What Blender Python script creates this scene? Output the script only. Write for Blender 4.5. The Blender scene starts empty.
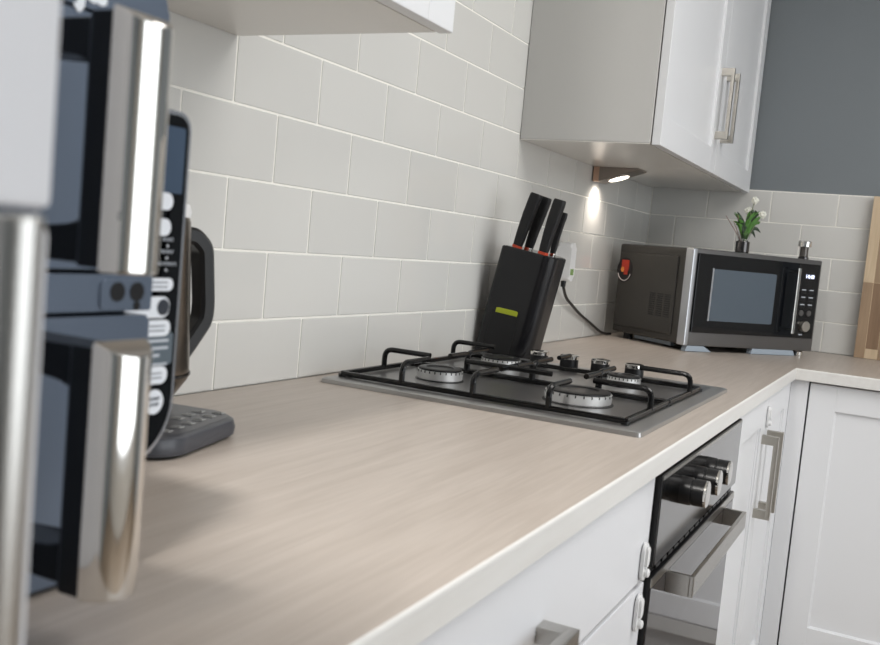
import bpy, bmesh, math, random
from mathutils import Vector, Matrix
random.seed(7)
PI = math.pi
W = 0.90            # height of the worktop surface
SC = bpy.context.scene
COL = SC.collection

# ------------------------------------------------------------------ materials
def lin(c):
    out = []
    for v in c[:3]:
        v /= 255.0
        out.append(v / 12.92 if v <= 0.04045 else ((v + 0.055) / 1.055) ** 2.4)
    return (*out, 1.0)

def mat(name, rgb, rough=0.5, metal=0.0, spec=0.5, coat=0.0, coat_rough=0.05, emit=None, estr=0.0, trans=0.0, ior=1.45):
    m = bpy.data.materials.new(name); m.use_nodes = True
    b = m.node_tree.nodes['Principled BSDF']
    b.inputs['Base Color'].default_value = lin(rgb)
    b.inputs['Roughness'].default_value = rough
    b.inputs['Metallic'].default_value = metal
    b.inputs['Specular IOR Level'].default_value = spec
    b.inputs['Coat Weight'].default_value = coat
    b.inputs['Coat Roughness'].default_value = coat_rough
    b.inputs['Transmission Weight'].default_value = trans
    b.inputs['IOR'].default_value = ior
    if emit:
        b.inputs['Emission Color'].default_value = lin(emit)
        b.inputs['Emission Strength'].default_value = estr
    return m

def nodes(m): return m.node_tree.nodes, m.node_tree.links, m.node_tree.nodes['Principled BSDF']

def add_noise_bump(m, scale, strength, dist=0.001, stretch=(1, 1, 1), detail=3):
    n, l, b = nodes(m)
    tc = n.new('ShaderNodeTexCoord'); mp = n.new('ShaderNodeMapping'); mp.inputs['Scale'].default_value = stretch
    nz = n.new('ShaderNodeTexNoise'); nz.inputs['Scale'].default_value = scale; nz.inputs['Detail'].default_value = detail
    bp = n.new('ShaderNodeBump'); bp.inputs['Strength'].default_value = strength; bp.inputs['Distance'].default_value = dist
    l.new(tc.outputs['Object'], mp.inputs['Vector']); l.new(mp.outputs['Vector'], nz.inputs['Vector'])
    l.new(nz.outputs['Fac'], bp.inputs['Height']); l.new(bp.outputs['Normal'], b.inputs['Normal'])
    return nz

def add_noise_rough(m, lo, hi, scale, stretch=(1, 1, 1)):
    n, l, b = nodes(m)
    tc = n.new('ShaderNodeTexCoord'); mp = n.new('ShaderNodeMapping'); mp.inputs['Scale'].default_value = stretch
    nz = n.new('ShaderNodeTexNoise'); nz.inputs['Scale'].default_value = scale; nz.inputs['Detail'].default_value = 4
    mr = n.new('ShaderNodeMapRange'); mr.inputs['To Min'].default_value = lo; mr.inputs['To Max'].default_value = hi
    l.new(tc.outputs['Object'], mp.inputs['Vector']); l.new(mp.outputs['Vector'], nz.inputs['Vector'])
    l.new(nz.outputs['Fac'], mr.inputs['Value']); l.new(mr.outputs['Result'], b.inputs['Roughness'])

def wood(name, cols, stretch, scale, rough=0.45, contrast=(0.35, 0.65), bump=0.04, fine=True):
    m = mat(name, cols[0], rough)
    n, l, b = nodes(m)
    tc = n.new('ShaderNodeTexCoord'); mp = n.new('ShaderNodeMapping'); mp.inputs['Scale'].default_value = stretch
    l.new(tc.outputs['Object'], mp.inputs['Vector'])
    a = n.new('ShaderNodeTexNoise'); a.inputs['Scale'].default_value = scale; a.inputs['Detail'].default_value = 6
    a.inputs['Roughness'].default_value = 0.62; a.inputs['Distortion'].default_value = 0.6
    l.new(mp.outputs['Vector'], a.inputs['Vector'])
    r = n.new('ShaderNodeValToRGB')
    r.color_ramp.elements[0].position = contrast[0]; r.color_ramp.elements[0].color = lin(cols[0])
    r.color_ramp.elements[1].position = contrast[1]; r.color_ramp.elements[1].color = lin(cols[1])
    l.new(a.outputs['Fac'], r.inputs['Fac'])
    out = r.outputs['Color']
    if fine:
        f = n.new('ShaderNodeTexNoise'); f.inputs['Scale'].default_value = scale * 5; f.inputs['Detail'].default_value = 3
        mp2 = n.new('ShaderNodeMapping'); mp2.inputs['Scale'].default_value = (stretch[0] * 0.6, stretch[1] * 1.6, stretch[2])
        l.new(tc.outputs['Object'], mp2.inputs['Vector']); l.new(mp2.outputs['Vector'], f.inputs['Vector'])
        mr = n.new('ShaderNodeMapRange'); mr.inputs['From Min'].default_value = 0.3; mr.inputs['From Max'].default_value = 0.7
        mr.inputs['To Min'].default_value = 0.93; mr.inputs['To Max'].default_value = 1.04
        l.new(f.outputs['Fac'], mr.inputs['Value'])
        mx = n.new('ShaderNodeMix'); mx.data_type = 'RGBA'; mx.blend_type = 'MULTIPLY'; mx.inputs['Factor'].default_value = 1
        l.new(out, mx.inputs['A']); l.new(mr.outputs['Result'], mx.inputs['B']); out = mx.outputs['Result']
    l.new(out, b.inputs['Base Color'])
    bp = n.new('ShaderNodeBump'); bp.inputs['Strength'].default_value = bump; bp.inputs['Distance'].default_value = 0.001
    l.new(a.outputs['Fac'], bp.inputs['Height']); l.new(bp.outputs['Normal'], b.inputs['Normal'])
    return m

M = {}
M['tile'] = mat('glazed_tile', (206, 203, 196), 0.13, spec=0.5)
n, l, b = nodes(M['tile'])
g = n.new('ShaderNodeNewGeometry'); rp = n.new('ShaderNodeValToRGB')
rp.color_ramp.elements[0].color = lin((207, 206, 202)); rp.color_ramp.elements[1].color = lin((213, 212, 208))
l.new(g.outputs['Random Per Island'], rp.inputs['Fac']); l.new(rp.outputs['Color'], b.inputs['Base Color'])
add_noise_bump(M['tile'], 11, 0.03, 0.002, detail=1)
M['grout'] = mat('tile_grout', (240, 238, 231), 0.85)
add_noise_bump(M['grout'], 300, 0.2, 0.0005)
M['blue'] = mat('blue_grey_wall_paint', (122, 128, 132), 0.75)
add_noise_bump(M['blue'], 160, 0.05, 0.0006)
M['plaster'] = mat('white_wall_paint', (222, 221, 217), 0.85)
add_noise_bump(M['plaster'], 140, 0.05, 0.0006)
M['ceil'] = mat('ceiling_paint', (235, 234, 231), 0.9)
M['floor'] = wood('floor_boards', ((120, 104, 88), (150, 132, 112)), (1.2, 14, 1), 2.0, 0.4)
M['worktop'] = wood('pale_wood_laminate', ((170, 159, 149), (190, 180, 171)), (2.0, 40, 40), 2.0, 0.36, (0.25, 0.75), 0.03)
M['edge'] = wood('pale_edge_laminate', ((214, 212, 208), (222, 221, 218)), (1.5, 16, 16), 2.5, 0.4, (0.3, 0.7), 0.02, False)
M['white'] = mat('white_satin_door', (224, 225, 227), 0.32)
M['gloss_white'] = mat('white_painted_front', (222, 223, 226), 0.3)
M['tall'] = mat('white_satin_tall_unit', (208, 209, 213), 0.35)
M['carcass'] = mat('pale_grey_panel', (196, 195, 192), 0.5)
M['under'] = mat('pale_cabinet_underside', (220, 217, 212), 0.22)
M['dark_gap'] = mat('shadow_gap_seal', (50, 50, 50), 0.7)
M['steel'] = mat('brushed_steel', (188, 186, 182), 0.3, 1.0)
add_noise_rough(M['steel'], 0.22, 0.38, 40, (1, 30, 30))
M['nickel'] = mat('satin_nickel', (190, 186, 178), 0.33, 1.0)
M['chrome'] = mat('polished_chrome', (226, 224, 220), 0.06, 1.0)
M['hob_steel'] = mat('hob_steel', (178, 177, 176), 0.34, 0.82)
M['hob_tray'] = mat('hob_tray_steel', (150, 149, 149), 0.3, 0.88)
M['iron'] = mat('black_enamel', (13, 13, 14), 0.18)
M['burner_alu'] = mat('burner_aluminium', (236, 236, 235), 0.45, 0.8)
M['burner_dark'] = mat('burner_cap_enamel', (28, 28, 29), 0.35)
M['black_plastic'] = mat('black_plastic', (17, 17, 19), 0.33)
M['black_soft'] = mat('black_soft_grip', (24, 24, 26), 0.55)
add_noise_bump(M['black_soft'], 700, 0.25, 0.0004)
M['black_gloss'] = mat('black_glass', (8, 9, 12), 0.04, spec=0.6)
M['fryer_grey'] = mat('blue_grey_satin_metal', (100, 111, 127), 0.3, 0.5)
M['fryer_dark'] = mat('dark_slate_plastic', (50, 54, 62), 0.35)
M['kettle_steel'] = mat('dark_brushed_steel', (128, 119, 110), 0.25, 1.0)
M['kettle_base'] = mat('slate_plastic', (70, 72, 78), 0.3)
M['symbol'] = mat('printed_symbol', (190, 190, 188), 0.5)
M['button'] = mat('white_touch_button', (222, 226, 232), 0.35)
M['print'] = mat('grey_print', (120, 124, 132), 0.5)
M['dim_print'] = mat('pale_print', (180, 186, 194), 0.5)
M['panel_slate'] = mat('slate_panel_print', (92, 102, 110), 0.25)
M['rim'] = mat('silver_rim', (190, 193, 200), 0.25, 0.9)
M['block'] = mat('black_satin_block', (22, 22, 25), 0.22, spec=0.5)
M['lime'] = mat('lime_plastic', (176, 186, 44), 0.4)
M['red_ring'] = mat('orange_red_ring', (206, 74, 44), 0.4)
M['green_ring'] = mat('grey_ring', (120, 124, 120), 0.4)
M['mw_case'] = mat('charcoal_microwave_case', (66, 64, 61), 0.36, 0.35)
M['mw_frame'] = mat('graphite_steel_frame', (122, 121, 121), 0.3, 0.9)
M['mw_trim'] = mat('pale_steel_trim', (190, 192, 196), 0.28, 0.95)
M['mw_glass'] = mat('dark_microwave_glass', (12, 14, 18), 0.05, spec=0.6)
M['mw_window'] = mat('grey_mesh_window', (84, 94, 104), 0.16, spec=0.5)
M['mw_foot'] = mat('pale_blue_grey_plastic', (158, 170, 182), 0.45)
M['mw_panel'] = mat('control_panel_black', (24, 23, 23), 0.2)
M['led'] = mat('display_digits', (235, 238, 255), 0.5, emit=(215, 222, 255), estr=1.6)
M['red_sticker'] = mat('sticker_red', (172, 52, 34), 0.45)
M['orange_sticker'] = mat('sticker_orange', (222, 138, 62), 0.4)
M['dark_sticker'] = mat('sticker_dark', (26, 22, 24), 0.4)
M['pale_sticker'] = mat('sticker_pale', (196, 188, 186), 0.4)
M['oven_mirror'] = mat('mirrored_oven_panel', (150, 150, 151), 0.12, 1.0)
M['oven_glass'] = mat('oven_door_glass', (96, 95, 99), 0.07, 0.7)
M['oven_dark'] = mat('oven_black', (16, 16, 18), 0.3)
M['white_plastic'] = mat('white_plastic', (228, 228, 228), 0.35)
M['socket'] = mat('socket_plate_white', (214, 213, 210), 0.35)
M['green_print'] = mat('green_label', (116, 150, 70), 0.5)
M['copper'] = mat('warm_satin_metal', (205, 170, 148), 0.28, 1.0)
M['lamp_grey'] = mat('lamp_side_steel', (150, 140, 132), 0.35, 0.8)
M['lamp'] = mat('lit_lamp_disc', (255, 246, 232), 0.4, emit=(255, 244, 228), estr=9.0)
M['leaf'] = mat('green_leaf', (74, 122, 48), 0.5)
M['leaf_dark'] = mat('dark_green_leaf', (44, 62, 40), 0.5)
M['stem'] = mat('thin_stem', (120, 128, 92), 0.6)
M['twig'] = mat('mauve_twig', (150, 120, 112), 0.7)
M['petal'] = mat('white_petal', (232, 232, 222), 0.6)
M['glass'] = mat('clear_glass', (245, 248, 248), 0.03, trans=1.0, ior=1.4)
M['gunmetal'] = mat('gunmetal', (90, 88, 88), 0.18, 1.0)
M['board_a'] = wood('board_pale_stave', ((198, 176, 146), (212, 192, 164)), (14, 14, 1.4), 2.0, 0.5)
M['board_b'] = wood('board_mid_stave', ((150, 126, 102), (170, 145, 118)), (14, 14, 1.4), 2.0, 0.5)
M['board_c'] = wood('board_dark_stave', ((130, 105, 82), (148, 122, 98)), (14, 14, 1.4), 2.0, 0.5)

# ------------------------------------------------------------------ mesh builder
class MB:
    def __init__(s): s.bm = bmesh.new()
    def _bevel(s, verts, w, seg=2, only=None):
        es = set()
        for v in verts:
            for e in v.link_edges: es.add(e)
        if only: es = [e for e in es if only(e)]
        bmesh.ops.bevel(s.bm, geom=list(es), offset=w, segments=seg, profile=0.5, affect='EDGES', clamp_overlap=True)
    def box(s, x0, x1, y0, y1, z0, z1, bev=0.0, seg=2, mx=None, mi=0):
        x0, x1 = sorted((x0, x1)); y0, y1 = sorted((y0, y1)); z0, z1 = sorted((z0, z1))
        co = [(x0, y0, z0), (x1, y0, z0), (x1, y1, z0), (x0, y1, z0), (x0, y0, z1), (x1, y0, z1), (x1, y1, z1), (x0, y1, z1)]
        vs = [s.bm.verts.new(mx @ Vector(c) if mx else c) for c in co]
        fs = []
        for f in ((0, 3, 2, 1), (4, 5, 6, 7), (0, 1, 5, 4), (1, 2, 6, 5), (2, 3, 7, 6), (3, 0, 4, 7)):
            fc = s.bm.faces.new([vs[i] for i in f]); fc.material_index = mi; fs.append(fc)
        if bev > 0: s._bevel(vs, bev, seg)
        return s
    def prism(s, pts, d0, d1, axis='z', bev=0.0, seg=2, mi=0, mx=None):
        """extrude a 2-D outline: axis z -> (x,y), y -> (x,z), x -> (y,z)"""
        def P(p, d):
            q = {'z': (p[0], p[1], d), 'y': (p[0], d, p[1]), 'x': (d, p[0], p[1])}[axis]
            return mx @ Vector(q) if mx else q
        a = [s.bm.verts.new(P(p, d0)) for p in pts]; c = [s.bm.verts.new(P(p, d1)) for p in pts]
        fs = [s.bm.faces.new(a[::-1]), s.bm.faces.new(c)]
        k = len(pts)
        for i in range(k): fs.append(s.bm.faces.new([a[i], a[(i + 1) % k], c[(i + 1) % k], c[i]]))
        for f in fs: f.material_index = mi
        if bev > 0:
            es = [e for f in fs[:2] for e in f.edges]
            bmesh.ops.bevel(s.bm, geom=list(set(es)), offset=bev, segments=seg, profile=0.5, affect='EDGES', clamp_overlap=True)
        bmesh.ops.recalc_face_normals(s.bm, faces=s.bm.faces[:])
        return s
    def loft(s, rings, cap=True, mi=0):
        """rings: list of equal-length closed loops of points"""
        vr = [[s.bm.verts.new(p) for p in r] for r in rings]
        k = len(rings[0]); fs = []
        for i in range(len(vr) - 1):
            for j in range(k):
                fs.append(s.bm.faces.new([vr[i][j], vr[i][(j + 1) % k], vr[i + 1][(j + 1) % k], vr[i + 1][j]]))
        if cap: fs += [s.bm.faces.new(vr[0][::-1]), s.bm.faces.new(vr[-1])]
        for f in fs: f.material_index = mi
        bmesh.ops.recalc_face_normals(s.bm, faces=s.bm.faces[:])
        return s
    def lathe(s, prof, c=(0, 0, 0), axis='z', seg=32, mi=0, cap=True, mx=None):
        rings = []
        for r, h in prof:
            ring = []
            for i in range(seg):
                a = 2 * PI * i / seg; u, v = r * math.cos(a), r * math.sin(a)
                q = {'z': (u, v, h), 'y': (u, h, v), 'x': (h, u, v)}[axis]
                q = Vector(q) + Vector(c)
                ring.append(mx @ q if mx else q)
            rings.append(ring)
        return s.loft(rings, cap, mi)
    def tube(s, pts, r, seg=10, mi=0, flat=None):
        pts = [Vector(p) for p in pts]; rings = []; up = None
        rr = r if isinstance(r, (list, tuple)) else [r] * len(pts)
        for i, p in enumerate(pts):
            d = (pts[min(i + 1, len(pts) - 1)] - pts[max(i - 1, 0)]).normalized()
            if up is None:
                up = d.orthogonal().normalized() if not flat else Vector(flat)
            up = (up - d * up.dot(d)).normalized(); sd = d.cross(up)
            rings.append([p + rr[i] * (math.cos(2 * PI * j / seg) * up + math.sin(2 * PI * j / seg) * sd) for j in range(seg)])
        return s.loft(rings, True, mi)
    def ball(s, c, r, sub=2, sc=(1, 1, 1), mi=0, rot=None):
        mx = Matrix.Translation(c) @ (rot or Matrix()) @ Matrix.Diagonal((*sc, 1))
        res = bmesh.ops.create_icosphere(s.bm, subdivisions=sub, radius=r, matrix=mx)
        for v in res['verts']:
            for f in v.link_faces: f.material_index = mi
        return s
    def build(s, name, m, parent=None, loc=None, rot=None, smooth=35):
        me = bpy.data.meshes.new(name); s.bm.to_mesh(me); s.bm.free()
        for mm in (m if isinstance(m, (list, tuple)) else [m]): me.materials.append(mm)
        for p in me.polygons: p.use_smooth = True
        me.set_sharp_from_angle(angle=math.radians(smooth))
        o = bpy.data.objects.new(name, me); COL.objects.link(o)
        if parent: o.parent = parent
        if loc: o.location = loc
        if rot: o.rotation_euler = rot
        wn = o.modifiers.new('face_weighted_shading', 'WEIGHTED_NORMAL'); wn.keep_sharp = True; wn.weight = 60
        return o

def fillet(pts, r, n=5):
    """round the inner corners of a polyline"""
    P = [Vector(p) for p in pts]; out = [P[0]]
    for i in range(1, len(P) - 1):
        a, b_, c = P[i - 1], P[i], P[i + 1]
        d1 = (a - b_); d2 = (c - b_); t = min(r, d1.length * 0.49, d2.length * 0.49)
        p1 = b_ + d1.normalized() * t; p2 = b_ + d2.normalized() * t
        for k in range(n + 1):
            u = k / n; out.append((1 - u) ** 2 * p1 + 2 * u * (1 - u) * b_ + u * u * p2)
    out.append(P[-1]); return out

def rrect(x0, x1, y0, y1, r, n=6):
    rs = r if isinstance(r, (list, tuple)) else (r,) * 4       # bl br tr tl
    out = []
    for (cx, cy, a0, rr) in ((x0 + rs[0], y0 + rs[0], PI, rs[0]), (x1 - rs[1], y0 + rs[1], 1.5 * PI, rs[1]),
                             (x1 - rs[2], y1 - rs[2], 0, rs[2]), (x0 + rs[3], y1 - rs[3], 0.5 * PI, rs[3])):
        for k in range(n + 1):
            a = a0 + 0.5 * PI * k / n; out.append((cx + rr * math.cos(a), cy + rr * math.sin(a)))
    return out

def tag(o, label, cat, group=None):
    o['label'] = label; o['category'] = cat
    if group: o['group'] = group
    return o
def thing(name, label, cat, loc=(0, 0, 0), rz=0.0, group=None):
    o = bpy.data.objects.new(name, None); COL.objects.link(o); o.empty_display_size = 0.05
    o.location = loc; o.rotation_euler = (0, 0, rz)
    return tag(o, label, cat, group)
def struct(o): o['kind'] = 'structure'; return o
def text(body, size, m, name, parent, loc, rot, align='CENTER', thick=0.0003, bold=0.0, sx=1.0):
    cu = bpy.data.curves.new(name + '_curve', 'FONT'); cu.body = body; cu.size = size; cu.align_x = align; cu.align_y = 'CENTER'
    cu.extrude = thick; cu.offset = bold; cu.resolution_u = 3
    t = bpy.data.objects.new(name + '_tmp', cu); COL.objects.link(t)
    bpy.context.view_layer.update()
    me = bpy.data.meshes.new_from_object(t.evaluated_get(bpy.context.evaluated_depsgraph_get()))
    bpy.data.objects.remove(t); bpy.data.curves.remove(cu)
    me.materials.clear(); me.materials.append(m)
    o = bpy.data.objects.new(name, me); COL.objects.link(o); o.parent = parent; o.location = loc; o.rotation_euler = rot
    o.scale = (sx, 1, 1)
    return o
FACE = (PI / 2, 0, 0)      # text upright on a face that looks towards -y

# ------------------------------------------------------------------ the room
XL, XR, YF, H = -2.6, 2.230, -3.4, 2.42
struct(MB().box(XL, XR, YF, 0.008, -0.05, 0).build('floor', M['floor']))
struct(MB().box(XL - .1, XR + .1, YF - .1, .108, H, H + .05).build('ceiling', M['ceil']))
wa = struct(MB().box(XL - .1, XR + .1, 0.0085, 0.108, 0, H).build('wall_back', M['plaster']))
wb = struct(MB().box(XR + .0005, XR + .1, YF, 0.0085, 0, H).build('wall_right', M['blue']))
struct(MB().box(XL - .1, XL, YF, 0.0085, 0, H).build('wall_left', M['blue']))
wf = MB()
wx0, wx1, wz0, wz1 = -1.7, 1.3, 0.25, 2.15
wf.box(XL - .1, wx0, YF - .1, YF, 0, H); wf.box(wx1, XR + .1, YF - .1, YF, 0, H)
wf.box(wx0, wx1, YF - .1, YF, 0, wz0); wf.box(wx0, wx1, YF - .1, YF, wz1, H)
struct(wf.build('wall_front', M['plaster']))
fr = MB()
for (a, c) in ((wx0, wx0 + .06), (-0.23, -0.17), (wx1 - .06, wx1)): fr.box(a, c, YF - .07, YF - .02, wz0, wz1, .004)
for (a, c) in ((wz0, wz0 + .06), (wz1 - .06, wz1)): fr.box(wx0 + .06, wx1 - .06, YF - .07, YF - .02, a, c, .004)
struct(fr.build('window_1', M['white_plastic']))

# tiles: 200 x 98 mm in half bond, set on both walls
PXH, PZ, Z0 = 0.1015, 0.10097, -0.0037
GAP = 0.0034
def tile_bm(axis, c0, length, rows, limit=None, phase=0.0):
    mb = MB()
    for r in range(rows):
        z0 = W + Z0 + r * PZ + GAP / 2; z1 = W + Z0 + (r + 1) * PZ - GAP / 2
        z0 = max(z0, W + 0.0012)
        k = -12
        while True:
            if (k % 2) != (r % 2): k += 1; continue
            a = phase + k * PXH + GAP / 2; c = phase + (k + 2) * PXH - GAP / 2; k += 2
            if a > length: break
            a, c = max(a, c0), min(c, length - 0.0015)
            if c - a < 0.01: continue
            if limit and not limit(a, c, r): continue
            if axis == 'x': mb.box(a, c, 0.0, 0.008, z0, z1, 0.0016, 2)
            else: mb.box(XC, XC + .008, -c, -a, z0, z1, 0.0016, 2)
    return mb
XC = 2.2223
ta = tile_bm('x', -0.95, XC, 12, lambda a, c, r: r < 5 or (c > -0.05 and a < 1.06))
struct(ta.build('wall_tiles', M['tile'], wa))
struct(MB().box(-0.95, XR, 0.0016, 0.0084, W + .0005, W + 12 * PZ).build('tile_grout', M['grout'], wa))
tb = tile_bm('y', 0.0015, 1.55, 5, None, 0.1898)
struct(tb.build('wall_tiles', M['tile'], wb))
struct(MB().box(XC + .0016, XR, -1.55, 0.0016, W + .0005, W + 0.5025).build('tile_grout', M['grout'], wb))

# ------------------------------------------------------------------ worktop
XI, YI = 1.551, -0.602      # front edges of the two runs
wt = tag(MB().prism([(-.83, -.0005), (2.2215, -.0005), (2.2215, -1.5), (XI + .0022, -1.5), (XI + .0022, YI + .0022), (-.83, YI + .0022)],
         W - .030, W, 'z').build('worktop', M['worktop']),
         'pale wood-effect L-shaped worktop running along both walls under the tiles', 'worktop')
ed = MB()
prof = [(0.0026, -.0300), (0.0015, -.0300), (0, -.0285), (0, -.0045), (0.0005, -.0020), (0.0014, -.0006), (0.0026, -.0001)]
def rail(pts_of):
    rings = [[pts_of(o, z, t) for o, z in prof] for t in (0, 1)]
    ed.loft(rings)
rail(lambda o, z, t: (-.83 if t == 0 else XI + o, YI + o, W + z))
rail(lambda o, z, t: (XI + o, YI + o if t == 0 else -1.5, W + z))
ed.build('front_edge', M['edge'], wt)['label'] = 'whiter rounded front edge of the worktop'

# ------------------------------------------------------------------ cabinet pieces
def shaker(mb, w, h, t=.020, fw=.065, rec=.0075):
    """door leaf in local x (width), z (height); front at y=0, back at y=t"""
    bv = .0022
    mb.box(0, fw, 0, t, 0, h, bv); mb.box(w - fw, w, 0, t, 0, h, bv)
    mb.box(fw - .001, w - fw + .001, 0.0002, t, 0, fw, bv); mb.box(fw - .001, w - fw + .001, 0.0002, t, h - fw, h, bv)
    mb.box(fw - .003, w - fw + .003, rec, t - .003, fw - .003, h - fw + .003)
    # bead round the recess
    for p in ([(fw, fw), (w - fw, fw)], [(fw, h - fw), (w - fw, h - fw)]):
        mb.box(p[0][0], p[1][0], rec - .003, rec + .001, p[0][1] - .003, p[0][1] + .003, .0012, 1)
    for x in (fw, w - fw): mb.box(x - .003, x + .003, rec - .003, rec + .001, fw, h - fw, .0012, 1)
    return mb
def strap_handle(parent, m, length, vertical=True, loc=(0, 0, 0), out=.034, wid=.013, th=.006):
    """square D handle standing out towards -y"""
    hnd = MB()
    if vertical:
        hnd.box(-wid / 2, wid / 2, -out, -out + th, 0, length, .0012)
        hnd.box(-wid / 2, wid / 2, -out + th - .001, 0, 0, .020, .0012); hnd.box(-wid / 2, wid / 2, -out + th - .001, 0, length - .020, length, .0012)
    else:
        hnd.box(0, length, -out, -out + th, -wid / 2, wid / 2, .0012)
        hnd.box(0, .020, -out + th - .001, 0, -wid / 2, wid / 2, .0012); hnd.box(length - .020, length, -out + th - .001, 0, -wid / 2, wid / 2, .0012)
    return hnd.build('handle', m, parent, loc)
def carcass(parent, x0, x1, y0, y1, z0, z1, m=None, t=.018, name='body'):
    return MB().box(x0, x1, y0, y1, z0, z1, .001, 1).build(name, m or M['carcass'], parent)

FY = -.592          # plane of the base cabinet fronts
# drawer unit left of the oven
t = thing('drawer_unit', 'white plain-fronted drawer unit below the worktop, left of the oven', 'cabinet', (-.826, FY, 0))
L = .992
carcass(t, 0, L, .021, .588, .12, W - .031)
MB().box(.0, L, .06, .08, 0, .118).build('plinth', M['carcass'], t)
for (zt, zb) in ((W - .0335, W - .1705), (W - .1765, W - .42), (W - .426, .125)):
    d = MB().box(0.001, L - .001, 0, .020, zb, zt, .002).build('drawer', M['gloss_white'], t)
    strap_handle(d, M['steel'], .25, False, (L / 2 - .141, .0005, zt - .079), out=.036, wid=.017, th=.011)
# base cabinet to the right of the oven, two shaker doors
t = thing('base_cabinet', 'white shaker base cabinet between the oven and the corner, two upright handles', 'cabinet', (.788, FY, 0))
carcass(t, 0, .762, .021, .588, .12, W - .031)
MB().box(0, .80, .06, .08, 0, .118).build('plinth', M['carcass'], t)
dw = .378
for i in (0, 1):
    d = shaker(MB(), dw, W - .034 - .125).build('door', M['white'], t, (.001 + i * (dw + .004), 0, .125))
    hx = dw - .036 if i == 0 else .036
    strap_handle(d, M['nickel'], .185, True, (hx, .0005, W - .125 - .302), out=.036, wid=.014, th=.010)
# corner filler
cp = MB(); cp.box(1.570, 1.588, -.634, FY + .001, .12, W - .031, .001); cp.box(1.555, 1.571, FY + .0015, FY + .02, .12, W - .031)
tag(cp.build('corner_post', M['white']), 'narrow grey upright filler strip where the two runs of base cabinets meet', 'panel')
# far base cabinet, doors facing left
t = thing('base_cabinet', 'pale grey shaker base cabinet at the right edge, below the chopping board', 'cabinet', (1.570, -.637, 0), -PI / 2)
t2 = .62
carcass(t, 0, t2 * 1 + .2, .021, .64, .12, W - .031)
MB().box(-.04, t2 + .2, .06, .08, 0, .118).build('plinth', M['carcass'], t)
shaker(MB(), t2, W - .0345 - .165, fw=.066).build('door', M['white'], t, (.001, 0, .165))
MB().box(0, t2 + .2, .001, .02, .122, .162, .001).build('kick_strip', M['carcass'], t)

# wall cabinets
def wall_cab(label, x0, x1, doors, z0=W + .4911, z1=W + 1.22, dep=.3045, left_end=True, handles=True):
    t = thing('wall_cabinet', label, 'cabinet', (x0, -.001, z0))
    w = x1 - x0
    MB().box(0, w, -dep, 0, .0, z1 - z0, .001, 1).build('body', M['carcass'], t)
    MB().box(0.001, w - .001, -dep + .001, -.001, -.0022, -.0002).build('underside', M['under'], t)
    n = doors; g = .003; dw = (w - g * (n - 1)) / n
    for i in range(n):
        d = shaker(MB(), dw, z1 - z0 + .004, t=.020).build('door', M['white'], t, (i * (dw + g), -dep - .0225, -.004))
        if handles:
            hx = dw - .036 if i % 2 == 0 else .036
            strap_handle(d, M['nickel'], .185, True, (hx, .0005, .088), out=.034, wid=.014, th=.009)
    return t
wall_cab('white shaker wall cabinet in the corner with two handles, above the microwave', 1.012, 2.176, 2)
wall_cab('white wall cabinet at the top left, only its underside and front corner in view', -.832, -.0015, 2, handles=False)
# filler beside the corner cabinet
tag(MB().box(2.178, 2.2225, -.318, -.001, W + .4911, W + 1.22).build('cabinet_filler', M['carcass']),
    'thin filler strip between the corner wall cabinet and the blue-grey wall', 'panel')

# ------------------------------------------------------------------ under-cabinet light
t = thing('cabinet_light', 'wedge-shaped metal spotlight fixed under the corner wall cabinet, switched on', 'light', (1.556, -.004, W + .4887))
wd = .085
MB().prism([(0, 0), (0, -.040), (-.012, -.042), (-.128, -.004), (-.128, 0)], 0, wd, 'x', .0015).build('housing', M['lamp_grey'], t)
MB().box(-.0012, .012, -.017, -.0005, -.0415, -.0005, .001).build('end_trim', M['copper'], t)
nrm = Vector((0, -.038, -.116)).normalized()
q = Vector((0, 0, 1)).rotation_difference(nrm).to_matrix().to_4x4()
cpos = Vector((.044, -.062, -.0258))
MB().lathe([(.0325, -.001), (.0325, .0022), (.029, .0026), (.029, .001)], seg=40, mx=Matrix.Translation(cpos) @ q).build('lamp_ring', M['nickel'], t)
MB().lathe([(.028, .0002), (.028, .0020), (.02, .0026)], seg=40, mx=Matrix.Translation(cpos) @ q).build('lamp_disc', M['lamp'], t)

# ------------------------------------------------------------------ hob
hx0, hx1, hy0, hy1 = .207, .842, -.556, -.040
t = thing('gas_hob', 'stainless steel four-burner gas hob set into the worktop above the oven', 'hob', (hx0, hy0, W))
HW, HD = hx1 - hx0, hy1 - hy0
bp_ = MB().loft([[(*p, .0003) for p in rrect(0, HW, 0, HD, .006)], [(*p, .0062) for p in rrect(0.0006, HW - .0006, .0006, HD - .0006, .006)],
           [(*p, .0080) for p in rrect(.004, HW - .004, .004, HD - .004, .006)],
           [(*p, .0074) for p in rrect(.026, HW - .026, .026, HD - .026, .010)]]).build('base_plate', M['hob_steel'], t)
MB().loft([[(*p, .0070) for p in rrect(.0255, HW - .0255, .0255, HD - .0255, .010)], [(*p, .0078) for p in rrect(.027, HW - .027, .027, HD - .027, .010)],
           [(*p, .0076) for p in rrect(.036, HW - .036, .036, HD - .036, .014)]]).build('spill_tray', M['hob_tray'], t)
def loc(x, y): return x - hx0, y - hy0
burn = [(.378, -.165, .0365), (.380, -.408, .050), (.648, -.160, .0365), (.648, -.404, .029)]
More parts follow.
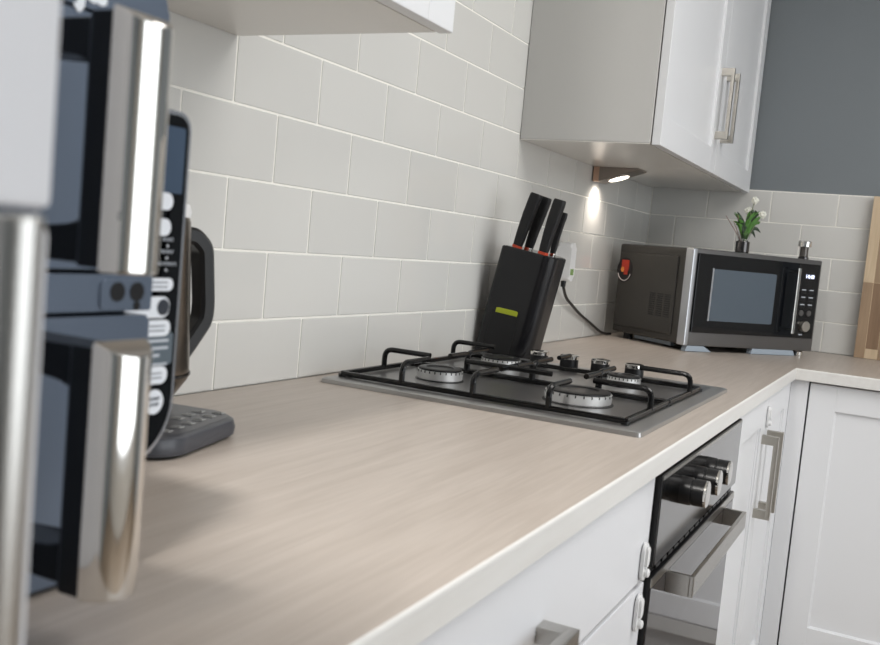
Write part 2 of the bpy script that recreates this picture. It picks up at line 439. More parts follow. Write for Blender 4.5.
for (bx, by, br) in burn:
    u, v = loc(bx, by)
    bo = MB().lathe([(br * 1.12, .0070), (br * 1.12, .0086), (br * 1.05, .0098), (br * .95, .0100)], (u, v, 0), seg=40).build('burner', M['burner_dark'], t)
    fl = MB().lathe([(br * .96, .0085), (br * 1.04, .0100), (br * 1.06, .0238), (br * .98, .0245)], (u, v, 0), seg=40)
    fl.build('flame_ring', M['burner_alu'], bo)
    cp = MB().lathe([(br * .9, .0240), (br * 1.0, .0246), (br * 1.0, .0268), (br * .94, .0282), (br * .66, .0284), (br * .60, .0262), (br * .2, .0258)], (u, v, 0), seg=40)
    nt = 26
    for k in range(nt):
        a = 2 * PI * k / nt; mx = Matrix.Translation((u, v, 0)) @ Matrix.Rotation(a, 4, 'Z')
        cp.box(br * .97, br * 1.068, -.0009, .0009, .0205, .0242, mx=mx)
    cp.build('burner_cap', M['burner_dark'], bo)
    MB().lathe([(.0022, .004), (.0022, .019), (.001, .0205)], (u + br * 1.2, v + .004, 0), seg=10).build('igniter', M['white_plastic'], bo)
TOP = .045
def arm(p0, d, length, parent):
    """finger: rises from a rail, bends over and runs inwards"""
    p0 = Vector(p0); d = Vector(d)
    pts = fillet([p0, p0 + Vector((0, 0, TOP - p0.z)), p0 + Vector((0, 0, TOP - p0.z)) + d * length], .017, 6)
    MB().tube(pts, .0046, 10).build('finger', M['iron'], parent)
for gx0, gx1 in ((.246, .486), (.492, .728)):
    a0, b0 = loc(gx0, -.523); a1, b1 = loc(gx1, -.056)
    rz = .0130
    ring = [(a0, b0), (a1, b0), (a1, b1), (a0, b1)]
    fm = MB()
    for i in range(4):
        p, q2 = ring[i], ring[(i + 1) % 4]
        if i % 2 == 0: fm.box(p[0], q2[0], p[1] - .0038, p[1] + .0038, rz - .0042, rz + .0042, .002)
        else: fm.box(p[0] - .0038, p[0] + .0038, p[1], q2[1], rz - .0042, rz + .0042, .002)
    for c in ring: fm.lathe([(.006, .0063), (.006, .0130)], (c[0], c[1], 0), seg=12)
    ps = fm.build('pan_support', M['iron'], t)
    cx = (a0 + a1) / 2; bxs = [bb for bb in burn if gx0 < bb[0] < gx1]
    bu = loc(bxs[0][0], 0)[0]
    arm((bu, b1, rz), (0, -1, 0), .088, ps); arm((bu, b0, rz), (0, 1, 0), .092, ps)
    for bb in bxs:
        v = loc(0, bb[1])[1]
        arm((a0, v, rz), (1, 0, 0), .085, ps)
        if gx1 < .6: arm((a1, v, rz), (-1, 0, 0), .075, ps)
    vm = loc(0, -.287)[1]
    arm((a0, vm, rz), (1, 0, 0), .085, ps)
    if gx1 < .6: arm((a1, vm, rz), (-1, 0, 0), .075, ps)
    MB().tube([(bu - .03, vm, TOP), (bu + .03, vm, TOP)], .0043, 10).build('finger', M['iron'], ps)
    if gx1 < .6: MB().tube(fillet([(bu, vm - .075, TOP), (bu, vm + .075, TOP)], .01), .0043, 10).build('finger', M['iron'], ps)
for ky in (-.196, -.260, -.324, -.392):
    u, v = loc(.758, ky)
    kb = MB().lathe([(.0215, .0035), (.0215, .0065), (.0185, .0072), (.0180, .034), (.0165, .0355)], (u, v, 0), seg=28)
    kb.box(u - .0165, u + .0165, v - .0040, v + .0040, .032, .0385, .0015)
    k = kb.build('control_knob', M['black_plastic'], t)
    MB().lathe([(.0182, .0295), (.0190, .0303), (.0190, .0366), (.0170, .0380), (.0050, .0378)], (u, v, 0), seg=28).build('chrome_rim', M['chrome'], k)

# ------------------------------------------------------------------ oven
OX0, OX1, OY = .176, .782, -.598
t = thing('oven', 'built-in stainless steel oven under the hob with three black knobs', 'oven', (OX0, OY, 0))
OW = OX1 - OX0
MB().box(.006, OW - .006, .022, .56, .30, W - .034, .001).build('body', M['oven_dark'], t)
p = MB().box(0, OW, 0, .020, W - .160, W - .0375, .0012).build('control_panel', M['oven_dark'], t)
MB().box(.006, OW - .0015, -.0008, .002, W - .1585, W - .0445).build('mirror_fascia', M['oven_mirror'], p)
MB().box(.006, OW - .0015, -.0011, .002, W - .0445, W - .0395).build('top_trim', M['steel'], p)
for kx in (.303, .392, .476):
    u = kx - OX0
    kb = MB().lathe([(.0200, -.0006), (.0196, -.0150), (.0182, -.0160), (.0182, -.0172), (.0192, -.0182), (.0188, -.0345)], (u, 0, W - .080), axis='y', seg=32)
    k = kb.build('control_knob', M['black_plastic'], t)
    MB().lathe([(.0190, -.0340), (.0190, -.0366), (.0175, -.0376), (.006, -.0376)], (u, 0, W - .080), axis='y', seg=32).build('chrome_face', M['chrome'], k)
vt = MB().box(0.001, OW - .001, .006, .021, W - .1735, W - .1605)
for k in range(16): vt.box(.03 + k * .035, .055 + k * .035, .002, .0062, W - .1700, W - .1645, .001)
vt.build('vent_strip', M['oven_dark'], t)
d = MB().box(0, OW, 0, .020, .305, W - .1745, .0015).build('door', M['oven_dark'], t)
MB().box(.001, OW - .001, -.0012, .002, W - .188, W - .1755, .0006).build('door_trim', M['steel'], d)
MB().box(.003, OW - .003, -.0008, .002, .308, W - .189).build('door_glass', M['oven_glass'], d)
hm = MB(); hz0, hz1 = W - .217, W - .187
hm.box(.086, .516, -.0395, -.0330, hz0, hz1, .0012)
for hx in (.086, .5095): hm.box(hx, hx + .0065, -.0335, -.0006, hz0, hz1, .001)
hm.build('handle', M['steel'], d)

# ------------------------------------------------------------------ child locks
def lock(label, x, z, two=True):
    t = thing('child_lock', label, 'child lock', (x, FY - .0012, z), 0, 'white child safety latches on the cabinet fronts')
    MB().prism(rrect(-.011, .011, -.024, .024, .009), 0, -.0045, 'y', .0015).build('base_pad', M['white_plastic'], t)
    kn = MB().prism(rrect(-.006, .006, -.006, .020, .005), -.0043, -.0078, 'y', .0012)
    kn.lathe([(.0055, -.0043), (.0055, -.0090), (.004, -.0102)], (0, 0, -.014), axis='y', seg=16)
    kn.build('release_tab', M['white_plastic'], t)
lock('white child lock on the top drawer front, beside the oven control panel', .138, W - .142)
lock('white child lock low on the second drawer front, beside the oven door', .134, W - .208)
lock('white child lock on the shaker doors, above the two upright handles', 1.170, W - .082)

# ------------------------------------------------------------------ air fryer
fx0, fx1, fyb, fyp, fyd = -.815, -.5190, -.035, -.390, -.420
t = thing('air_fryer', 'tall blue-grey two-drawer air fryer with chrome upright handles, left foreground', 'air fryer', (0, 0, W))
MB().prism(rrect(fx0, -.5775, .050, .384, (.05, .02, .022, .022), 8), fyb, fyp, 'y', .004).build('body', M['fryer_dark'], t)
MB().prism(rrect(-.640, fx1, .0585, .3100, (.05, .05, .014, .014), 8), fyb - .02, fyp + .0005, 'y', .004).build('side_pod', M['fryer_dark'], t)
MB().prism(rrect(fx0 + .03, -.600, .0012, .06, .004), fyb - .03, fyp - .024, 'y', .002).build('foot_plinth', M['fryer_dark'], t)
# control panel with silver rim
pn = MB().prism(rrect(-.600, fx1 - .0005, .0605, .3090, (.045, .045, .012, .012), 8), fyp + .004, fyp - .0045, 'y', .0015).build('control_panel', M['rim'], t)
MB().prism(rrect(-.598, fx1 - .0035, .0635, .3060, (.043, .043, .0105, .0105), 8), fyp - .004, fyp - .0052, 'y').build('glass_face', M['black_gloss'], pn)
py = fyp - .0056
MB().prism(rrect(-.590, fx1 - .007, .252, .298, .002), py, py + .0003, 'y').build('display', mat('display_glow', (64, 78, 96), .15), pn)
MB().prism(rrect(-.595, fx1 - .006, .131, .1535, .002), py, py + .0003, 'y').build('slate_band', M['panel_slate'], pn)
for (zc, hh, xa) in ((.2460, .012, -.5345), (.2280, .012, -.5350), (.1880, .0090, -.5290), (.1720, .0150, -.5310), (.1572, .0115, -.5290), (.1235, .0125, -.5290)):
    bt = MB().prism(rrect(-.5735, xa, zc - hh / 2, zc + hh / 2, (.001, hh / 2.1, hh / 2.1, .001)), py - .0003, py + .0004, 'y').build('touch_button', M['button'], pn)
    for q in range(2 if hh < .0126 and zc < .2 else 0):
        MB().box(-.5495, -.5345, py - .0006, py - .0002, zc - .0022 + q * .0032, zc - .0012 + q * .0032).build('button_print', M['print'], bt)
bt = MB().lathe([(.0088, py + .0004), (.0088, py - .0004)], (-.5400, 0, .1045), axis='y', seg=32).build('start_button', M['button'], pn)
text('START', .0036, M['print'], 'button_print', bt, (-.5400, py - .0008, .1068), FACE)
text('STOP', .0036, M['print'], 'button_print', bt, (-.5400, py - .0008, .1026), FACE)
bt = MB().lathe([(.0058, py - .0001), (.0058, py - .0007)], (-.5375, 0, .1720), axis='y', seg=24).build('dial_symbol', M['fryer_dark'], pn)
for body, zc in (('ROAST', .2195), ('REHEAT', .2110), ('DEHYDRATE', .2025)):
    text(body, .0034, M['dim_print'], 'function_name', pn, (-.5370, py - .0002, zc), FACE)
    MB().lathe([(.0009, py), (.0009, py - .0004)], (-.5370, 0, zc - .0043), axis='y', seg=10).build('indicator_dot', M['button'], pn)
for zc in (.1482, .1430, .1378): MB().box(-.5600, -.5300 - (.008 if zc < .14 else 0), py - .0004, py, zc - .0010, zc + .0010).build('small_print', M['dim_print'], pn)
MB().box(-.5600, -.530, py - .0004, py, .1305, .1322).build('small_print', M['dim_print'], pn)
# upper cover, middle strip
dxa, dxb = fx0 + .002, -.5755
def slab(z0, z1, r, name, m, y=fyd, par=t):
    return MB().prism(rrect(dxa, dxb, z0, z1, r), fyp - .0052, y, 'y', .0025).build(name, m, par)
slab(.3515, .3835, (.002, .002, .020, .020), 'top_cover', M['fryer_grey'])
slab(.1735, .1965, .001, 'middle_strip', M['fryer_grey'], fyd - .0005)
text('ninja', .034, M['button'], 'logo', t, (-.6290, fyd - .0006, .3665), FACE, 'RIGHT', bold=.0012)
# little recessed plate with two holes on the middle strip
MB().prism(rrect(-.6200, -.5830, .1745, .1935, .004), fyd, fyd - .0016, 'y', .0005).build('emblem_plate', M['fryer_grey'], t)
for hx in (-.6065, -.5900): MB().lathe([(.0062, fyd - .0010), (.0062, fyd - .0021), (.0045, fyd - .0022)], (hx, 0, .1858), axis='y', seg=24).build('emblem_hole', M['black_plastic'], t)
MB().lathe([(.0030, fyd - .0010), (.0030, fyd - .0020)], (-.5895, 0, .1768), axis='y', seg=16).build('emblem_hole', M['black_plastic'], t)
def drawer(z0, z1, hz0, hz1):
    d = slab(z0, z1, .003, 'drawer', M['fryer_grey'])
    xc = -.6760
    ah = .019
    # dark D-shaped grip seen side-on: two arms and an upright
    g = MB()
    yi, yo = -.4780, -.4965
    g.prism([(fyd + .001, hz1 - .002), (yi - .006, hz1 - .002), (yi - .006, hz1 - ah - .006), (yi + .004, hz1 - ah - .006), (yi + .010, hz1 - ah - .001), (fyd + .001, hz1 - ah)], xc - .0135, xc + .0135, 'x', .002)
    g.prism([(fyd + .001, hz0 + .002), (yi - .006, hz0 + .002), (yi - .006, hz0 + ah + .006), (yi + .004, hz0 + ah + .006), (yi + .010, hz0 + ah + .001), (fyd + .001, hz0 + ah)], xc - .0135, xc + .0135, 'x', .002)
    g.prism(rrect(xc - .0188, xc + .0188, yo, yi, (.001, .001, .005, .005)), hz0 + .0010, hz1 - .0010, 'z', .002)
    gr = g.build('grip', M['black_plastic'], d)
    # chrome sleeve: upright half-oval bar with slanted ends
    c = MB()
    prof2 = []
    for k in range(17):
        a = math.radians(-70 + 140 * k / 16); prof2.append((xc + .0206 * math.sin(a), -.4890 - .0230 * math.cos(a)))
    prof2 += [(xc + .0185, -.4960), (xc - .0185, -.4960)]
    lo = [(x, y, hz0) for x, y in prof2]
    hi = [(x, y, hz1 + (y + .50) * .42) for x, y in prof2]
    sh_ = lambda x, y, z, dz: (xc + (x - xc) * .95, -.500 + (y + .500) * .95, z + dz)
    c.loft([[sh_(x, y, z, -.001) for x, y, z in lo], [(x, y, z + .001) for x, y, z in lo], [(x, y, z - .001) for x, y, z in hi], [sh_(x, y, z, .0005) for x, y, z in hi]])
    c.build('chrome_sleeve', M['chrome'], gr)
    return d
drawer(.1995, .3490, .2050, .3360)
drawer(.0060, .1705, .0320, .1660)

# ------------------------------------------------------------------ kettle and its base
kx, ky = -.262, -.094
t = thing('appliance_base', 'dark slate kettle power base with printed touch symbols, under the steel kettle', 'base', (kx - .022, ky - .006, W), math.radians(14))
def base_ring(z, ins, drop=0.0):
    return [(x, y, z + drop * (y + .12)) for x, y in rrect(-.110 + ins, .066 - ins, -.126 + ins, .064 - ins, (.040, .032, .055, .055), 7)]
MB().loft([base_ring(.0008, .006), base_ring(.004, .001), base_ring(.012, 0), base_ring(.020, .002, .02), base_ring(.0235, .007, .02)]).build('housing', M['kettle_base'], t)
ftop = lambda y: .0237 + .02 * (y + .12)
def sym(body_fn): return body_fn
for row, yy in ((0, -.102), (1, -.082)):
    for k in range(6 if row == 0 else 3):
        xx = -.072 + k * .0235 + row * .062
        s = MB(); zt = ftop(yy)
        s.box(xx - .0042, xx - .0030, yy - .006, yy + .006, zt, zt + .0006); s.box(xx + .0005, xx + .0017, yy - .004, yy + .006, zt, zt + .0006)
        s.box(xx - .0042, xx + .0060, yy - .006, yy - .0048, zt, zt + .0006); s.box(xx + .0045, xx + .0057, yy - .002, yy + .005, zt, zt + .0006)
        s.build('touch_symbol', M['symbol'], t)
t = thing('kettle', 'dark steel kettle with an angular black handle, behind the air fryer', 'kettle', (kx, ky, W + .0272))
MB().lathe([(.040, .0), (.046, .004), (.052, .010), (.066, .030), (.0675, .036), (.0672, .045), (.060, .185), (.0585, .205), (.0555, .212)], seg=48).build('body', M['kettle_steel'], t)
MB().lathe([(.0687, .0345), (.0692, .036), (.0687, .0378)], seg=48, cap=False).build('body_band', M['gunmetal'], t)
lid = MB().lathe([(.0575, .2098), (.0585, .216), (.0560, .224), (.030, .228), (.012, .229)], seg=48).build('lid', M['white_plastic'], t)
MB().lathe([(.011, .2285), (.013, .236), (.012, .242), (.006, .244)], seg=24).build('lid_knob', M['black_plastic'], lid)
hd = Vector((.975, -.22, 0)).normalized()
HP = [(.052, .190), (.074, .190), (.090, .176), (.097, .110), (.096, .092), (.058, .040)]
pts = fillet([hd * r + Vector((0, 0, z)) for r, z in HP], .007, 3)
sd = Vector((-hd.y, hd.x, 0)); rings = []
for i, p in enumerate(pts):
    d = (pts[min(i + 1, len(pts) - 1)] - pts[max(i - 1, 0)]).normalized(); nr = sd.cross(d).normalized()
    a, c = .0125, .0100
    rings.append([p + sd * (a * sx) + nr * (c * sy) for sx, sy in ((-1, -.6), (-.7, -1), (.7, -1), (1, -.6), (1, .6), (.7, 1), (-.7, 1), (-1, .6))])
MB().loft(rings).build('handle', M['black_plastic'], t)
sp = [(-1, .165, .016), (-1, .200, .024)]
s = MB(); s.loft([[(-hd.x * .055 + math.cos(a) * .012 - .000, -hd.y * .055 + math.sin(a) * .018, .165) for a in [2 * PI * k / 12 for k in range(12)]],
                  [(-hd.x * .070 + math.cos(a) * .014, -hd.y * .070 + math.sin(a) * .020, .200) for a in [2 * PI * k / 12 for k in range(12)]],
                  [(-hd.x * .076 + math.cos(a) * .012, -hd.y * .076 + math.sin(a) * .017, .212) for a in [2 * PI * k / 12 for k in range(12)]]]).build('spout', M['kettle_steel'], t)

# ------------------------------------------------------------------ tall unit at the left edge
t = thing('tall_unit', 'tall white unit at the left edge, close and blurred, with a round metal bar handle', 'cabinet', (-.832, -.003, 0))
MB().box(-.60, 0, -.590, 0, .0, 1.76, .003).build('body', M['tall'], t)
MB().box(-.60, 0, -.617, -.592, W + .2335, 1.76, .003).build('upper_door', M['tall'], t)
d = MB().box(-.60, 0, -.617, -.592, .06, W + .2285, .003).build('lower_door', M['tall'], t)
hb = MB(); hxx, hyy = -.0460, -.6565
hb.lathe([(.0060, W - .36), (.0068, W - .359), (.0068, W + .2310), (.0060, W + .2320)], (hxx, hyy, 0), seg=28)
for z in (W + .19, W - .30): hb.lathe([(.0045, hyy + .002), (.0045, -.6165)], (hxx, 0, z), axis='y', seg=14)
hb.build('handle', M['steel'], d)

# ------------------------------------------------------------------ knife block and knives
lean = math.radians(10.5); ph = 0.0
t = thing('knife_block', 'black slanted knife block with a lime tab in its window, beside the hob', 'knife block', (.853, -.004, W + .0008), ph)
sh = Matrix(((1, 0, 0, 0), (0, 1, -math.tan(lean), 0), (0, 0, 1, 0), (0, 0, 0, 1)))     # lean towards the room
slope = .15
def bl_ring(z, ins=0.0, cut=True):
    pts = []
    x0, x1, y0, y1 = 0 + ins, .112 - ins, -.127 + ins, 0 - ins
    base = rrect(x0, x1, y0, y1, (.030, .046, .008, .008), 8)
    return [sh @ Vector((x, y, z + (slope * (y) if cut else 0))) for x, y in base]
bk = MB().loft([bl_ring(.0, .003, False), bl_ring(.004, 0, False), bl_ring(.2405, 0), bl_ring(.2430, .002)]).build('body', M['block'], t)
# rim inlay and slot plate on the top
MB().loft([bl_ring(.2428, .006), bl_ring(.2438, .006), bl_ring(.2438, .010)]).build('slot_plate', M['gunmetal'], bk)
# window in the left face with a lime tab
wmx = sh
MB().box(-.0008, .003, -.084, -.020, .004, .103, .0006, mx=wmx).build('window_panel', M['black_soft'], bk)
MB().prism([(-.080, .0920), (-.028, .0975), (-.028, .1075), (-.034, .1080), (-.076, .1035), (-.080, .1010)], -.0022, .002, 'x', .0010, mx=wmx).build('lime_tab', M['lime'], bk)
def knife(label, x, y, z, ln, wid, thk, ring, tilt=12.5, taper=.85):
    k = thing('kitchen_knife', label, 'knife', (x, y, W + z), ph, 'black-handled knives in the knife block')
    k.rotation_euler = (math.radians(tilt), 0, ph)
    r = []
    for (zz, w2, t2, off) in ((.0, .74, .8, 0), (.010, .80, .9, 0), (.035, .86, .95, .0005), (.07, .98, 1, 0), (ln - .012, 1.0, 1, -.001), (ln - .003, .97, .95, -.001), (ln, .85, .8, -.001)):
        r.append([(px * thk * t2, py * wid * w2 + off, zz) for px, py in rrect(-.5, .5, -.5, .5, .28, 4)])
    MB().loft(r).build('handle', M['black_soft'], k)
    MB().prism(rrect(-thk * .42, thk * .42, -wid * .38, wid * .38, .003), -.006, -.0002, 'z', .0008).build('collar', ring, k)
    MB().box(-.001, .001, -wid * .36, wid * .36, -.0085, -.0058).build('blade', M['chrome'], k)
knife('black knife handle nearest the wall in the block, tallest of the four', .872, -.079, .2455, .117, .026, .019, M['red_ring'], 15.5)
knife('black knife handle close behind the tallest one in the block', .900, -.094, .2435, .114, .024, .018, M['chrome'], 14.5)
knife('black knife handle with a red collar, third from the wall in the block', .868, -.141, .2365, .115, .026, .020, M['red_ring'], 12.5)
knife('slim short black knife handle at the right end of the block', .906, -.1475, .2355, .090, .016, .012, M['chrome'], 10.5)

# ------------------------------------------------------------------ socket, plug and cord
t = thing('wall_socket', 'white wall socket on the tiles behind the knife block', 'socket', (1.332, -.0004, W + .222))
MB().prism(rrect(-.043, .043, -.043, .043, .006), 0, -.009, 'y', .002).build('plate', M['socket'], t)
MB().box(.026, .036, -.0115, -.0085, .012, .030, .001).build('switch', M['white_plastic'], t)
t = thing('plug_adapter', 'rounded white plug-in adapter with a green label, in the wall socket', 'adapter', (1.334, -.0098, W + .219))
MB().prism(rrect(-.020, .020, -.052, .048, .013, 7), 0, -.038, 'y', .006, 3).build('body', M['white_plastic'], t)
for k, dx in enumerate((-.009, -.0005, .008)):
    MB().box(dx - .0032, dx + .0032, -.0385, -.0378, -.036, -.020).build('green_label', M['green_print'], t)
t = thing('power_cord', 'black power cord hanging from the plug adapter down to the microwave', 'cord', (1.332, -.028, W + .1645))
P = [(0, 0, .004), (.004, 0, -.014), (.06, .010, -.045), (.22, .018, -.095), (.36, .020, -.132), (.425, .018, -.153), (.470, .012, -.1595), (.495, .006, -.1595)]
MB().tube(fillet(P, .03, 6), .0042, 8).build('cable', M['black_plastic'], t)
MB().lathe([(.0065, -.014), (.0075, -.001), (.0075, .0015)], seg=14).build('strain_relief', M['black_plastic'], t)

# ------------------------------------------------------------------ microwave
mx_, my_, ma, MWW, MWD, MWH, MWF = 1.592, -.2995, -.655, .484, .340, .269, .0165
t = thing('microwave', 'dark grey microwave oven standing angled in the corner', 'microwave', (mx_, my_, W), ma)
z0, z1 = MWF, MWF + MWH
c = MB().box(0.004, MWW - .004, .030, MWD, z0 + .002, z1 - .001, .006, 3)
c.box(-.0005, .006, .062, MWD - .012, z0 + .022, z1 - .026, .004, 2)
cs = c.build('case', M['mw_case'], t)
cv = MB()
for col in range(3):
    for r in range(11): cv.box(-.0014, .001, .076 + col * .034, .076 + col * .034 + .024, .085 + r * .0062, .085 + r * .0062 + .0030, .0006, 1)
cv.build('side_vents', M['black_plastic'], cs)
st = MB().lathe([(.037, .001), (.037, -.0014)], (0, .300, .206), axis='x', seg=36).build('sticker', M['dark_sticker'], cs)
st['label'] = 'round red and dark sticker'
MB().box(-.0020, -.0010, .280, .316, .206, .236, .0002, 1).build('sticker_print', M['red_sticker'], st)
MB().box(-.0023, -.0012, .284, .302, .192, .210, .0002, 1).build('sticker_print', M['red_sticker'], st)
MB().lathe([(.008, -.0010), (.008, -.0026)], (0, .309, .207), axis='x', seg=20).build('sticker_print', M['orange_sticker'], st)
arc = MB().tube([(-.0016, .300 + .032 * math.cos(a), .206 + .032 * math.sin(a)) for a in [PI + .35 + k * (PI - .7) / 12 for k in range(13)]], .0016, 6).build('sticker_print', M['pale_sticker'], st)
# front frame
f = MB().box(0, MWW, .002, .031, z0, z1, .003).build('front_frame', M['mw_frame'], t)
MB().box(-.0008, .013, -.0015, .0305, z0 + .001, z1 - .001, .002).build('edge_trim', M['mw_trim'], f)
dr = MB().box(.018, .389, -.004, .004, z0 + .038, z1 - .013, .0012).build('door', M['mw_glass'], t)
dr['label'] = 'dark glass door'
MB().prism(rrect(.070, .306, z0 + .073, z1 - .052, .006), -.0042, -.0050, 'y').build('window', M['mw_window'], dr)
MB().box(.0690, .0740, -.0056, -.004, z0 + .072, z1 - .050).build('window_trim', M['mw_trim'], dr)
hn = MB().box(.358, .369, -.034, -.026, z0 + .052, z0 + .241, .0015)
for zz in (z0 + .058, z0 + .226): hn.box(.360, .367, -.0265, -.0035, zz, zz + .010)
hn.build('handle', M['chrome'], dr)
cp = MB().box(.392, .474, -.003, .004, z0 + .038, z1 - .013, .001).build('control_panel', M['mw_panel'], t)
text('14:43', .016, M['led'], 'display', cp, (.4360, -.0036, z0 + .219), FACE, bold=.0003)
for r in range(3):
    for q in range(2):
        kx_ = .418 + q * .030; kz = z0 + .174 - r * .0215
        MB().box(kx_ - .011, kx_ + .011, -.0042, -.0028, kz - .006, kz + .004, .0006, 1).build('key', M['black_plastic'], cp)
        MB().box(kx_ - .008, kx_ + .008, -.0046, -.0040, kz + .0045, kz + .0075).build('key_print', M['dim_print'], cp)
for q in range(2): MB().lathe([(.009, -.0028), (.0085, -.0048)], (.418 + q * .030, 0, z0 + .112), axis='y', seg=20).build('key', M['pale_sticker'] if q < 0 else M['mw_frame'], cp)
MB().lathe([(.017, -.0028), (.0165, -.012), (.0150, -.0155), (.011, -.016)], (.4320, 0, z0 + .0735), axis='y', seg=28).build('dial', M['nickel'], cp)
MB().box(.418, .432, -.0036, -.0028, z0 + .047, z0 + .050).build('key_print', M['dim_print'], cp)
for (xa, xb) in ((.012, .105), (.250, .420)):
    MB().prism([(xa, .0012), (xb, .0012), (xb - .008 if xa > .1 else xb - .03, z0 + .0005), (xa + .004, z0 + .0005)], .004, .024, 'y', .001).build('front_foot', M['mw_foot'], t)
MB().lathe([(.014, .0012), (.014, .012), (.010, MWF + .001)], (.452, .024, 0), seg=20).build('round_foot', M['chrome'], t)
for (xa, ya) in ((.03, .29), (.44, .29)): MB().lathe([(.014, .0012), (.014, MWF + .002)], (xa, ya, 0), seg=16).build('rear_foot', M['black_plastic'], t)
MB().box(.030, .044, .09, .26, .006, MWF + .003).build('side_runner', M['mw_foot'], t)
R = Matrix.Rotation(ma, 4, 'Z'); O = Vector((mx_, my_, W))
def on_top(x, y): return O + R @ Vector((x, y, z1 + .0005))

# ------------------------------------------------------------------ flowers on the microwave
t = thing('potted_flowers', 'small white flowers and green leaves in a little metal vase on the microwave', 'flowers', on_top(.276, .115))
MB().lathe([(.0190, 0), (.0200, .004), (.0200, .034), (.0190, .036), (.0165, .036), (.0160, .028)], seg=28).build('vase', M['gunmetal'], t)
MB().lathe([(.0120, .034), (.0150, .040), (.0210, .062), (.0202, .062), (.0140, .041), (.0112, .036)], seg=24, cap=False).build('glass_cup', M['glass'], t)
rt = Vector((.45, -.89, 0)); fw = Vector((.89, .45, 0))
def at(a, d, h): return rt * a + fw * d + Vector((0, 0, h))
def leaf(p0, p1, w, m, nm='leaf', bend=.012):
    p0, p1 = Vector(p0), Vector(p1); d = p1 - p0; s_ = d.cross(Vector((.89, .45, .1))).normalized(); rings = []
    for k in range(7):
        u = k / 6; c_ = p0 + d * u + Vector((0, 0, bend * math.sin(PI * u))); ww = w * math.sin(PI * (.06 + .9 * u)) ** .8; nn = d.cross(s_).normalized() * .0012
        rings.append([c_ - s_ * ww, c_ + nn, c_ + s_ * ww, c_ - nn])
    MB().loft(rings).build(nm, m, t)
for (a, d, h) in ((.022, .004, .158), (.044, -.01, .118), (.010, .012, .126)):
    MB().tube(fillet([(0, 0, .018), at(a * .4, d * .5, h * .55), at(a, d, h)], .02), .0011, 6).build('stem', M['stem'], t)
    fl = MB()
    for rr_, np_ in ((.0085, 9), (.0045, 6)):
        for k in range(np_):
            an = 2 * PI * k / np_ + rr_ * 90; q3 = rr_ * random.uniform(.8, 1.25)
            dv = rt * math.cos(an) * q3 + Vector((0, 0, q3 * math.sin(an))) - fw * (.009 - rr_)
            fl.ball(at(a, d, h) + dv, .0050, 1, (1, .8, random.uniform(.6, 1)))
    fl.ball(at(a, d, h), .007, 1); fl.build('flower', M['petal'], t)
for k in range(56):
    a = random.uniform(-.026, .034); h = random.uniform(.076, .130)
    p0 = at(random.uniform(-.006, .012), random.uniform(-.01, .01), random.uniform(.042, .062))
    leaf(p0, at(a * 1.3, random.uniform(-.016, .016), h), random.uniform(.0028, .0055), M['leaf'] if k % 3 else M['leaf_dark'])
for (a, h, a2, h2, w_) in ((.014, .064, .050, .066, .0055), (.014, .058, .036, .050, .005), (.020, .108, .036, .120, .005), (.020, .112, .014, .122, .005), (-.010, .080, -.022, .098, .005)):
    leaf(at(a, 0, h), at(a2, .004, h2), w_, M['leaf_dark'])
for (a, h) in ((-.060, .106), (-.036, .092), (-.026, .112)):
    MB().tube(fillet([(0, 0, .02), at(a * .3, 0, h * .5), at(a, -.004, h)], .02), .0011, 6).build('twig', M['twig'], t)

# ------------------------------------------------------------------ mill on the microwave
t = thing('pepper_mill', 'little steel-topped glass mill on the right end of the microwave', 'mill', on_top(.456, .050))
MB().lathe([(.0150, 0), (.0150, .006), (.0125, .008)], seg=24).build('base', M['gunmetal'], t)
MB().lathe([(.0125, .0075), (.0120, .036)], seg=24).build('glass_body', mat('smoked_glass', (92, 88, 84), .08, .4), t)
MB().lathe([(.0125, .0355), (.0190, .037), (.0190, .052), (.0170, .0545), (.010, .055)], seg=28).build('cap', M['chrome'], t)

# ------------------------------------------------------------------ chopping board against the far wall
t = thing('chopping_board', 'tall wooden chopping board leaning on the tiles at the right edge', 'chopping board', (2.192, -.6975, W + .0005))
t.rotation_euler = (0, math.radians(-.9 + 2.4), 0)
bd = MB(); y = 0
cols = [[(.0, .235, 1), (.235, .50, 0)], [(.0, .03, 0), (.03, .235, 2), (.235, .50, 1)], [(0, .16, 1), (.16, .50, 2)], [(0, .30, 0), (.30, .50, 1)], [(0, .50, 2)], [(0, .2, 1), (.2, .5, 0)], [(0, .5, 1)], [(0, .5, 2)]]
for k, cc in enumerate(cols):
    w_ = .036 if k else .030
    for (a, c_, mi) in cc:
        bd.box(-.011, .011, -y - w_, -y, a, c_, .0006, 1, mi=mi)
    y += w_
bd.build('board', [M['board_a'], M['board_b'], M['board_c']], t)

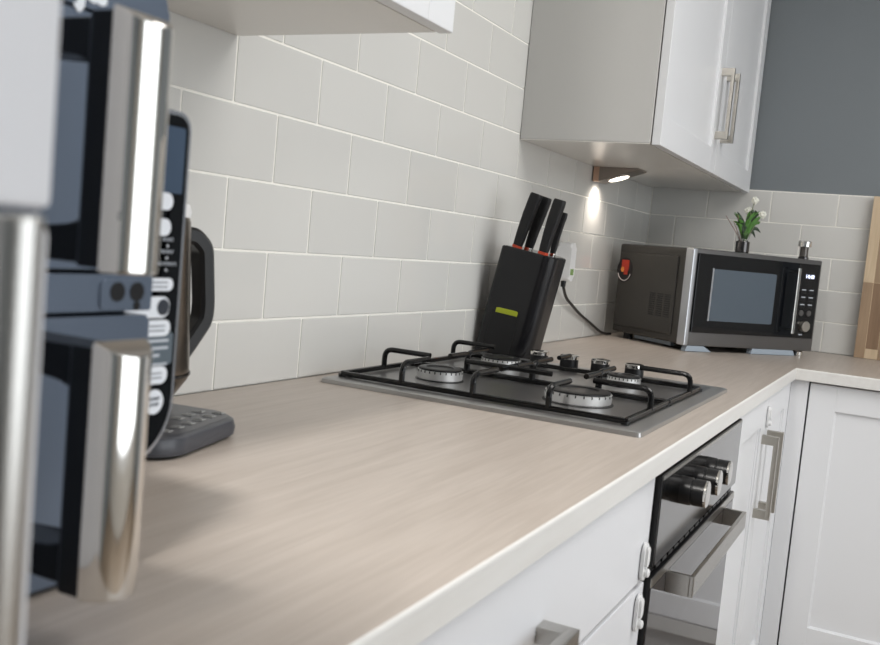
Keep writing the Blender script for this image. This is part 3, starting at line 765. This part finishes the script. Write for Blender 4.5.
# ------------------------------------------------------------------ light
wld = bpy.data.worlds.new('World'); SC.world = wld; wld.use_nodes = True
bg = wld.node_tree.nodes['Background']; bg.inputs['Color'].default_value = (.86, .93, 1, 1); bg.inputs['Strength'].default_value = 0.6
def area(name, loc, rot, size, power, color=(1, 1, 1), sy=None, shape='RECTANGLE'):
    la = bpy.data.lights.new(name, 'AREA'); la.shape = shape; la.size = size
    if sy: la.size_y = sy
    la.energy = power; la.color = color
    o = bpy.data.objects.new(name, la); COL.objects.link(o); o.location = loc; o.rotation_euler = rot
    return o
area('window_daylight', ((wx0 + wx1) / 2, YF - .12, (wz0 + wz1) / 2), (PI / 2, 0, 0), wx1 - wx0, 44, (.93, .97, 1), wz1 - wz0)
area('ceiling_lamp_and_fill', (-1.045, -.50, H - .03), (0, 0, 0), .16, 19, (1, .97, .93), shape='DISK')
area('ceiling_lamp_and_fill', (.55, -1.7, H - .03), (0, 0, 0), 1.4, 28, (1, .98, .96), shape='DISK')  # this large one is an added soft overhead fill, not a room lamp
sp = bpy.data.lights.new('cabinet_spot', 'SPOT'); sp.energy = 2.0; sp.color = (1, .90, .80); sp.spot_size = math.radians(150); sp.spot_blend = 1.0; sp.shadow_soft_size = .02
so = bpy.data.objects.new('cabinet_spot', sp); COL.objects.link(so)
so.location = Vector((1.600, -.034, W + .4887 - .0470))
so.rotation_euler = Vector((0, .18, -1)).to_track_quat('-Z', 'Y').to_euler()

# ------------------------------------------------------------------ camera
cam = bpy.data.cameras.new('Camera'); co = bpy.data.objects.new('Camera', cam); COL.objects.link(co)
co.location = (-1.05002, -.87033, W + .23825 - .0037); co.rotation_mode = 'XYZ'
co.rotation_euler = (1.48809, -.09165, -1.09953)
cam.sensor_fit = 'HORIZONTAL'; cam.sensor_width = 36; cam.lens = 956.753 * 36 / 880; cam.clip_start = .02
cam.dof.use_dof = True; cam.dof.focus_distance = 1.85; cam.dof.aperture_fstop = 39.14 / 4.2
SC.camera = co
vs = SC.view_settings
SC.display_settings.display_device = 'sRGB'
vs.view_transform = 'Standard'; vs.look = 'None'; vs.gamma = 1; vs.use_curve_mapping = False; vs.exposure = 0.06
SC.cycles.use_denoising = True
SC.cycles.max_bounces = 10
